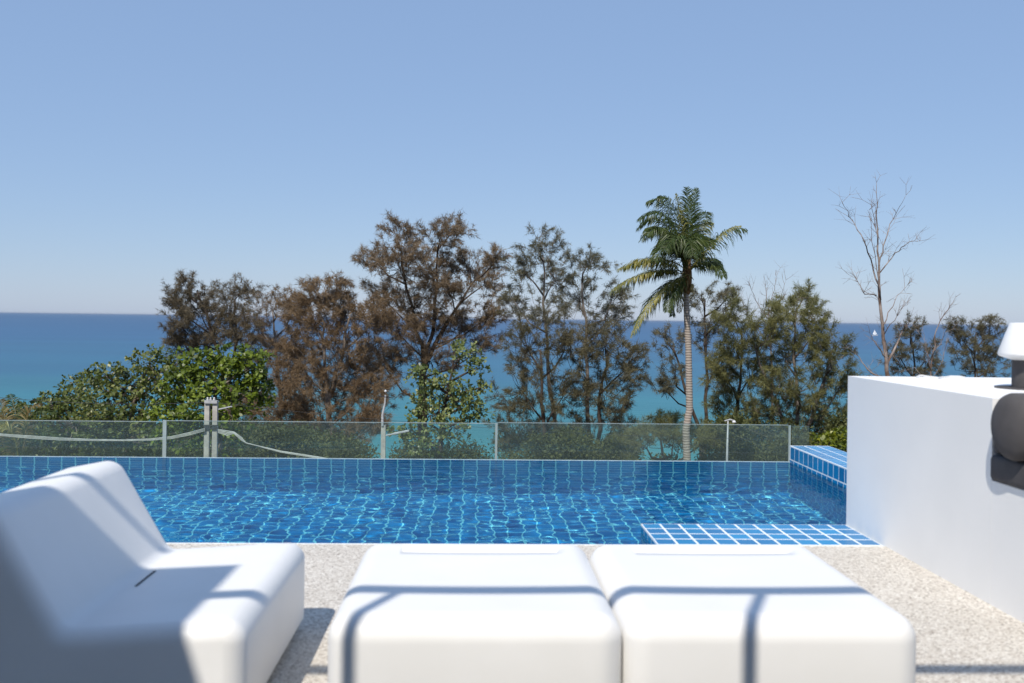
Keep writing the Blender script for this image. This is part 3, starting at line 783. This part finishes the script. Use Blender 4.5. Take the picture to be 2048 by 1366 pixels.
# --- bare dead trees, drawn limb by limb
def dead_tree(label, Y, limbs, seed, r0, twigs=1.):
    rg = np.random.default_rng(seed)
    base = at(*limbs[0][0][0], Y); gz = ground_z(Y) - .3
    root = thing('dead_tree', label, 'tree', (base[0], base[1], gz), 'bare dead trees beyond the wall')
    w = MB()
    for li, (pl, ra, rb_) in enumerate(limbs):
        pts = [at(px, py, Y + (0 if li == 0 else rg.normal(0, .15) + .5 * i * rg.uniform(-1, 1))) for i, (px, py) in enumerate(pl)]
        if li == 0: pts = [np.array([base[0], base[1], gz])] + pts
        fine = []
        for a, b_ in zip(pts[:-1], pts[1:]):
            for t in np.linspace(0, 1, 5)[:-1]: fine.append(a + (b_ - a) * t + rg.normal(0, .035, 3) * (0 if li and not fine else 1))
        fine.append(pts[-1]); n_ = len(fine)
        w.tube(fine, [.8 * (ra + (rb_ - ra) * i / (n_ - 1)) for i in range(n_)], 6)
        if li == 0: fine = fine[6:]
        nt_ = int(len(fine) * 1.0 * twigs)
        for _ in range(nt_):
            i = rg.integers(1, len(fine)); p = fine[i]; d = unit(fine[i] - fine[i - 1])
            dd = unit(d * .8 + rg.normal(0, .5, 3) + np.array([0, 0, .35])); L_ = rg.uniform(.35, 1.3)
            q1 = p + dd * L_ * .5; q2 = p + unit(dd + rg.normal(0, .25, 3)) * L_
            w.tube([p, q1, q2], [.011, .008, .004], 3, cap=False)
            for _k in range(2):
                e_ = q1 + unit(dd + rg.normal(0, .6, 3)) * L_ * .5; w.tube([q1, e_], [.006, .003], 3, cap=False)
    w.build('trunk', 'bark_dead', root, smooth=True)
dead_tree('tall bare dead tree with reddish trunk rising above the white wall', 48,
          [([(1776, 780), (1770, 700), (1761, 600), (1757, 520), (1754, 450), (1753, 365)], .17, .012),
           ([(1760, 590), (1745, 530), (1728, 480), (1705, 440), (1684, 405)], .06, .008), ([(1758, 530), (1770, 480), (1785, 440), (1812, 390)], .05, .008),
           ([(1760, 545), (1790, 505), (1815, 485), (1840, 482)], .04, .008), ([(1767, 650), (1790, 600), (1815, 570)], .035, .008),
           ([(1769, 668), (1795, 630), (1822, 598)], .03, .008), ([(1752, 592), (1728, 585), (1716, 560), (1692, 545)], .035, .008),
           ([(1774, 730), (1792, 695), (1806, 660), (1812, 650)], .09, .02), ([(1771, 715), (1755, 690), (1740, 665)], .05, .01), ([(1772, 760), (1740, 745), (1718, 715), (1706, 692)], .06, .01),
           ([(1756, 480), (1748, 440), (1742, 400)], .03, .006), ([(1762, 600), (1745, 480), (1738, 420)], .03, .006)], 41, .17)
dead_tree('small bare grey dead tree leaning right over the wall', 52,
          [([(1858, 800), (1864, 720), (1872, 660), (1890, 625), (1908, 600)], .08, .008), ([(1864, 710), (1885, 680), (1896, 650)], .03, .006), ([(1862, 740), (1850, 690), (1845, 650)], .03, .006),
           ([(1866, 760), (1885, 720), (1895, 685)], .035, .006), ([(1860, 770), (1830, 735), (1800, 745)], .03, .006)], 42, .08, .7)
dead_tree('bare grey twigs of a dead tree standing up behind the bushy olive tree', 62,
          [([(1545, 760), (1540, 660), (1534, 600), (1528, 565)], .10, .008), ([(1538, 650), (1560, 600), (1572, 560)], .04, .006), ([(1538, 640), (1510, 600), (1498, 565)], .04, .006), ([(1536, 620), (1550, 580), (1552, 552)], .03, .006), ([(1530, 680), (1500, 640), (1485, 605)], .03, .006)], 43, .1, 1.3)

# --- coconut palm
def bez(P, t):
    P = np.array(P); a, b_, c, d = P
    t = t[:, None]; return (1 - t) ** 3 * a + 3 * (1 - t) ** 2 * t * b_ + 3 * (1 - t) * t * t * c + t ** 3 * d
def frond(parent, P, mat, rg, leaf=.75, n_=92, droop=.95, rach=.028, wid=.016):
    leaf = leaf * 1.35
    t = np.linspace(0, 1, 26); c = bez(P, t)
    w = MB(); w.tube(c, [rach * (1 - .85 * q) for q in t], 5, cap=False)
    t = np.linspace(.16, 1, n_); q = bez(P, t); tan = unit(np.gradient(q, axis=0))
    ref = np.tile(np.array([0, -.25, 1.]), (n_, 1)); side = unit(np.cross(tan, ref)); nn = unit(np.cross(side, tan))
    prof = np.sin(np.clip((t - .12) / .88, 0, 1) ** .62 * math.pi) ** .55 * .85 + .15
    F = []
    for sg in (-1, 1):
        ln = leaf * prof * rg.uniform(.75, 1.12, n_)
        d0 = unit(tan * .7 + sg * side * .8 + nn * .15 + rg.normal(0, .14, (n_, 3)))
        g = np.array([0, 0, -1.])
        d1 = unit(d0 + g * droop * rg.uniform(.5, 1.3, (n_, 1))); d2 = unit(d1 + g * droop * 1.4)
        a = q; b_ = a + d0 * ln[:, None] * .35; c_ = b_ + d1 * ln[:, None] * .4; e_ = c_ + d2 * ln[:, None] * .3
        wv_ = unit(np.cross(d1, nn + rg.normal(0, .3, (n_, 3)))) * wid
        F.append(np.stack([a - wv_ * .4, b_ - wv_, c_ - wv_ * .8, e_, c_ + wv_ * .8, b_ + wv_, a + wv_ * .4], axis=1))
    F = np.concatenate(F)
    # leaflets and rachis in one mesh
    pw = np.array(parent_world(parent)); vs = [tuple(np.array(v_) - pw) for v_ in w.v]; k = len(vs)
    fs = list(w.f)
    for i in range(len(F)):
        vs += [tuple(p_) for p_ in (F[i] - pw)]; fs.append(tuple(k + i * 7 + j for j in range(7)))
    me = bpy.data.meshes.new('frond'); me.from_pydata(vs, [], fs); me.materials.append(MAT[mat]); me.update()
    return link('frond', me, parent)
PY = 45.
rg = np.random.default_rng(9)
pb = at(1376, 930, PY); pb[2] = ground_z(PY) - .3
palm = thing('coconut_palm', 'tall coconut palm with a ringed pale trunk and wind-blown crown', 'palm', pb)
tp = [pb] + [at(x, y, PY) for x, y in [(1374, 915), (1372, 860), (1379, 820), (1378, 760), (1377, 700), (1374, 640), (1372, 590), (1374, 560)]]
fine = []
for a, b_ in zip(tp[:-1], tp[1:]):
    for t in np.linspace(0, 1, 9)[:-1]: fine.append(a + (b_ - a) * t)
fine.append(tp[-1])
MB().tube(fine, [.185 - .065 * i / len(fine) + .008 * (i % 2) for i in range(len(fine))], 12).build('trunk', 'bark_palm', palm, smooth=True)
hub = at(1374, 553, PY)
MB().lathe(hub, [(.05, -.95), (.17, -.75), (.22, -.4), (.24, 0), (.2, .5), (.12, 1.1), (.03, 1.6)], 10).build('leaf_bases', 'palm_fibre', palm)
def fr(mat, p1, p2, p3, dy=(0, 0, 0), **kw):
    P = [hub + np.array([rg.normal(0, .06), rg.normal(0, .06), rg.uniform(-.1, .3)])] + [at(px, py, PY + d) for (px, py), d in zip((p1, p2, p3), dy)]
    frond(palm, P, mat, rg, **kw)
G, Yl, Dr = 'palm_green', 'palm_yellow', 'palm_dry'
# upright, wind-swept to the left
fr(G, (1365, 480), (1335, 390), (1278, 440), (-.3, -.6, -.8), leaf=.85); fr(G, (1368, 470), (1340, 380), (1295, 405), (.4, .8, 1.2), leaf=.85)
fr(G, (1366, 490), (1330, 430), (1295, 470), (-.6, -1.2, -1.6), leaf=.9); fr(G, (1370, 480), (1350, 385), (1318, 395), (0, .1, .3), leaf=.8)
fr(Yl, (1372, 490), (1360, 420), (1352, 388), (-.3, -.5, -.6), leaf=.6); fr(G, (1374, 480), (1378, 420), (1374, 376), (.1, .2, .2), leaf=.55, droop=.25)
fr(G, (1376, 480), (1382, 420), (1394, 378), (-.1, -.2, -.3), leaf=.5, droop=.2); fr(G, (1380, 490), (1396, 430), (1412, 425), (.4, .9, 1.2), leaf=.8)
fr(Yl, (1382, 500), (1400, 440), (1420, 445), (.6, 1.2, 1.5), leaf=.6); fr(G, (1380, 500), (1398, 460), (1418, 490), (-.6, -1.3, -1.8), leaf=.85)
fr(G, (1372, 490), (1358, 440), (1330, 500), (-1.0, -2.0, -2.6), leaf=.95); fr(G, (1374, 490), (1378, 440), (1385, 510), (-1.1, -2.2, -2.8), leaf=.95)
fr(G, (1370, 500), (1345, 460), (1310, 520), (-.8, -1.6, -2.2), leaf=.9)
for p1, p2, p3, dy in [((1362, 480), (1318, 400), (1276, 458), (.5, 1.0, 1.2)), ((1364, 490), (1322, 425), (1284, 480), (-.2, -.4, -.5)), ((1370, 500), (1340, 440), (1318, 520), (-.9, -1.6, -2.0))]:
    fr(G, p1, p2, p3, dy, leaf=.8)
# to the right
fr(G, (1400, 520), (1440, 450), (1490, 458), (0, .1, .2), leaf=.85, n_=60, droop=1.1); fr(Yl, (1400, 522), (1440, 452), (1482, 452), (-.3, -.5, -.6), leaf=.4, n_=50); fr(G, (1400, 530), (1430, 515), (1446, 553), (-.5, -1.0, -1.3), leaf=.7)
fr(G, (1395, 530), (1420, 500), (1436, 530), (.7, 1.3, 1.7), leaf=.7)
# to the left and hanging
fr(Yl, (1345, 515), (1300, 505), (1236, 540), (-.7, -1.0, -1.2), leaf=.7, droop=1.1); fr(G, (1345, 518), (1300, 512), (1245, 536), (.3, .5, .6), leaf=.7, droop=1.2)
fr(G, (1345, 535), (1290, 535), (1220, 586), (-.2, -.4, -.5), leaf=.7, droop=1.2); fr(Yl, (1345, 538), (1293, 534), (1224, 580), (-.7, -1.2, -1.5), leaf=.45, droop=1.1)
fr(G, (1350, 560), (1310, 575), (1268, 668), (-.3, -.5, -.6), leaf=.75); fr(Yl, (1350, 562), (1308, 582), (1262, 674), (-.8, -1.2, -1.4), leaf=.4, droop=1.)
fr(G, (1365, 570), (1350, 590), (1345, 630), (.5, .9, 1.0), leaf=.6); fr(G, (1360, 565), (1340, 580), (1335, 622), (-.6, -1.0, -1.2), leaf=.55)
fr(Dr, (1368, 575), (1360, 600), (1358, 625), (-.2, -.3, -.3), leaf=.3, n_=30)
for i in range(7):
    a = rg.uniform(0, 6.28); p = hub + np.array([.3 * math.cos(a), .3 * math.sin(a), rg.uniform(-.65, -.25)])
    MB().lathe(p, [(0, -.13), (.06, -.11), (.095, -.03), (.09, .05), (.05, .11), (0, .13)], 8).build('coconut', 'coconut', palm, smooth=True)
for i in range(6):
    a = rg.uniform(3.4, 6.1); p = hub + np.array([0, 0, rg.uniform(-.2, .3)]); q = p + np.array([.5 * math.cos(a), .5 * math.sin(a), -.35 + rg.uniform(-.2, .2)])
    MB().tube([p, (p + q) / 2 + np.array([0, 0, .12]), q], [.035, .03, .012], 5).build('flower_stalk', 'coconut', palm, smooth=True)

# young palm at the far left
yb = at(38, 960, 35.); yb[2] = ground_z(35) - .2
young = thing('young_palm', 'young palm with arching pale stalks behind the fence near the low olive tree', 'palm', yb)
yh = at(38, 935, 35.)
MB().tube([yb, (yb + yh) / 2, yh], [.16, .14, .12], 8).build('trunk', 'palm_fibre', young, smooth=True)
for (m_, p1, p2, p3, d) in [('palm_dry', (60, 880), (40, 800), (80, 812), 0), (G, (30, 880), (20, 810), (-20, 830), .4), (G, (45, 870), (50, 800), (110, 830), -.5), ('palm_dry', (20, 890), (8, 830), (2, 800), .3),
                            (G, (40, 880), (35, 820), (20, 790), 1.), (G, (55, 890), (80, 840), (120, 880), -.8), (Yl, (35, 880), (25, 830), (-25, 870), -.6)]:
    frond(young, [yh] + [at(x, y, 35. + d * k) for k, (x, y) in zip((.4, .8, 1), (p1, p2, p3))], m_, rg, leaf=.40, n_=44, droop=.4, rach=.03, wid=.016)

# ------------------------------------------------------------------ poles and cables
def pole_pts(px0, py0, px1, py1, Y): return at(px0, py0, Y), at(px1, py1, Y)
UY = 32.
a0 = at(414, 960, UY)
up_pole = thing('utility_pole', 'twin concrete utility pole carrying cables in front of the green tree', 'utility pole', (a0[0] + .2, a0[1], ground_z(UY) - .2))
def square_post(parent, x, y, w0, w1, z0, z1, mat, name='post'):
    b_ = MB(); k = 0
    for w_, z in ((w0, z0), (w1, z1)): b_.v += [(x - w_, y - w_, z), (x + w_, y - w_, z), (x + w_, y + w_, z), (x - w_, y + w_, z)]
    b_.f = [(3, 2, 1, 0), (4, 5, 6, 7), (0, 1, 5, 4), (1, 2, 6, 5), (2, 3, 7, 6), (3, 0, 4, 7)]
    return b_.build(name, mat, parent)
for px, top in ((415, 801), (431, 801)):
    tpt = at(px, top, UY); square_post(up_pole, tpt[0], tpt[1], .10, .075, ground_z(UY) - .2, tpt[2], 'concrete')
c1 = at(411, 803, UY); c2 = at(436, 803, UY)
MB().box(c1[0], c2[0], UY - .14, UY - .077, c1[2] - .05, c1[2] + .05).build('crossarm', 'metal_grey', up_pole)
for px in (417, 423, 430): 
    q = at(px, 797, UY); MB().lathe((q[0], UY - .1, c1[2] + .05), [(.0, 0), (.03, 0), (.045, .03), (.02, .06), (.04, .08), (0, .1)], 8).build('insulator', 'white_metal', up_pole, smooth=True)
q1, q2 = at(436, 819, UY), at(464, 813, UY); MB().tube([q1, q2], .025, 6).build('bracket_arm', 'metal_grey', up_pole)
b1, b2 = at(409, 853, UY), at(437, 858, UY)
for dz_ in (-.04, .05):
    MB().box(b1[0], b2[0], UY - .15, UY - .105, b1[2] + dz_ - .02, b1[2] + dz_ + .02).build('cable_clamp', 'dark_cable', up_pole)
def catenary(p0, p1, sag, n_=24):
    t = np.linspace(0, 1, n_)[:, None]; p = p0 + (p1 - p0) * t; p[:, 2] -= sag * (4 * t * (1 - t))[:, 0]; return p
cm = MB()
for k in range(3):
    cm.tube([at(px, py + k * 1.6 + .8 * k * math.sin(px * .02), UY - .16) for px, py in ((-420, 838), (-250, 852), (-100, 862), (0, 868), (60, 872), (120, 876), (185, 879), (245, 880), (300, 878), (345, 873), (380, 865), (410, 857))], .015, 5)
tag(cm.build('cable_bundle', 'cable', smooth=True), 'pale cable bundle sagging behind the glass on the side of the young palm', 'cable')
pr2 = at(436, 860, UY - .16); cm = MB()
for k in range(4):
    kp = [at(436, 859 + k * 2, UY - .17), at(455, 862 + 3 * k, UY - .2), at(468, 864 + k, UY - .2), at(482, 874 + k * 2, UY - .2), at(492, 886, UY - .2), at(560, 902 + k * .8, UY - .3), at(650, 916 + k, UY - .4), at(755, 945 + k, UY - .5)]
    cm.tube(kp, .016 + .004 * (k == 1), 5)
tag(cm.build('cable_bundle', 'cable', smooth=True), 'thick looped cable bundle dropping towards the single concrete pole', 'cable')
w_ = MB(); w_.tube(catenary(at(-200, 770, UY), at(411, 805, UY - .1), .25), .007, 4)
tag(w_.build('power_line', 'dark_cable'), 'thin dark wire crossing the green tree to the top of the twin pole', 'cable')
w_ = MB(); w_.tube(catenary(at(436, 806, UY - .1), at(1700, 880, UY), .3), .005, 4)
tag(w_.build('power_line', 'dark_cable'), 'thin dark wire running from the twin pole past the palm', 'cable')
# single pole with lamp arm
SY = 34.
sp0 = at(767, 960, SY)
sp = thing('utility_pole', 'single concrete pole with a thin metal top and side arm', 'utility pole', (sp0[0], sp0[1], ground_z(SY) - .2))
t1 = at(767, 850, SY); square_post(sp, t1[0], t1[1], .10, .075, ground_z(SY) - .2, t1[2], 'concrete')
MB().tube([at(765, 852, SY - .08), at(765, 830, SY - .08), at(770, 806, SY - .08), at(771, 790, SY - .08)], [.045, .04, .034, .03], 8).build('metal_top', 'metal_grey', sp)
MB().tube([at(758, 792, SY - .1), at(786, 796, SY - .1)], .018, 6).build('crossarm', 'dark_cable', sp)
MB().lathe(at(771, 785, SY - .1), [(0, 0), (.04, .02), (.045, .05), (.02, .09), (0, .1)], 8).build('insulator', 'white_metal', sp, smooth=True)
ar = MB(); A0, A1 = at(772, 871, SY - .08), at(816, 862, SY - .08)
ar.tube([A0, A1], [.03, .03], 6); ar.tube([A0 + (A1 - A0) * .35, A1 + (A1 - A0) * .05], [.045, .04], 6)
ar.build('side_arm', 'metal_grey', sp)
# thin street lamp by the olive trees
TY = 36.
b0 = at(1455, 960, TY)
sl_ = thing('street_lamp', 'thin pale metal street lamp pole in front of the olive trees', 'street lamp', (b0[0], b0[1], ground_z(TY) - .2))
MB().tube([np.array([b0[0], b0[1], ground_z(TY) - .2]), at(1454, 915, TY), at(1456, 842, TY)], [.06, .045, .026], 8).build('pole', 'metal_grey', sl_, smooth=True)
MB().tube([at(1449, 842, TY), at(1460, 839, TY), at(1470, 842, TY)], [.022, .03, .022], 6).build('lamp_arm', 'metal_grey', sl_)
MB().lathe(at(1468, 843, TY), [(0, -.05), (.08, -.04), (.06, .02), (0, .04)], 8).build('lamp_head', 'white_metal', sl_, smooth=True)

# ------------------------------------------------------------------ sailing boat far out
BY = 1450.
bp_ = at(1750, 670, BY); bp_[2] = SEA
boat = thing('sailing_boat', 'tiny white sailing boat far out on the sea by the dead tree', 'boat', bp_)
hl = MB(); S = 4.6
sec = [(-S, 1.0, 1.5), (-S * .5, 1.5, 1.35), (0, 1.7, 1.3), (S * .55, 1.1, 1.5), (S, .08, 1.9)]
for x, w_, h in sec: hl.v += [(bp_[0] + x, bp_[1] - w_, SEA + h), (bp_[0] + x * .92, bp_[1] - w_ * .5, SEA - .3), (bp_[0] + x * .92, bp_[1] + w_ * .5, SEA - .3), (bp_[0] + x, bp_[1] + w_, SEA + h)]
for i in range(len(sec) - 1):
    for j in range(4): a, c = i * 4 + j, i * 4 + (j + 1) % 4; hl.f.append((a, c, c + 4, a + 4))
hl.f += [(3, 2, 1, 0), (16, 17, 18, 19)]
hl.build('hull', 'white_metal', boat)
MB().tube([(bp_[0] - .3, bp_[1], SEA + 1), (bp_[0] - .3, bp_[1], SEA + 9.5)], .1, 6).build('mast', 'white_metal', boat)
for (x0, x1, zz) in ((-.5, -3.2, 9.2), (.0, 3.4, 8.0)):
    s_ = MB(); s_.v = [(bp_[0] + x0, bp_[1] + e, SEA + zz) for e in (-.03, .03)] + [(bp_[0] + x0, bp_[1] + e, SEA + 2.4) for e in (-.03, .03)] + [(bp_[0] + x1, bp_[1] + e + .7, SEA + 2.4) for e in (-.03, .03)]
    s_.f = [(0, 2, 4), (1, 5, 3), (0, 1, 3, 2), (2, 3, 5, 4), (4, 5, 1, 0)]
    s_.build('sail', 'lampshade', boat)
MB().box(bp_[0] - 2, bp_[0] + 1.4, bp_[1] - .7, bp_[1] + .7, SEA + 1.3, SEA + 2.1).build('cabin', 'white_metal', boat)

# ------------------------------------------------------------------ sea haze: one closed box of even, thin air
hz = MB().box(-160000, 160000, -70, 91000, -22, 11)
m, nt, b, o = new_mat('haze'); nt.nodes.remove(b)
pv = N(nt, 'ShaderNodeVolumePrincipled'); pv.inputs['Color'].default_value = (.93, .95, 1, 1); pv.inputs['Density'].default_value = 2.2e-5; pv.inputs['Anisotropy'].default_value = .3
nt.links.new(pv.outputs[0], o.inputs['Volume']); MAT['haze'] = m
tag(hz.build('haze', 'haze'), 'thin pale sea haze over the water', 'haze', kind='stuff')
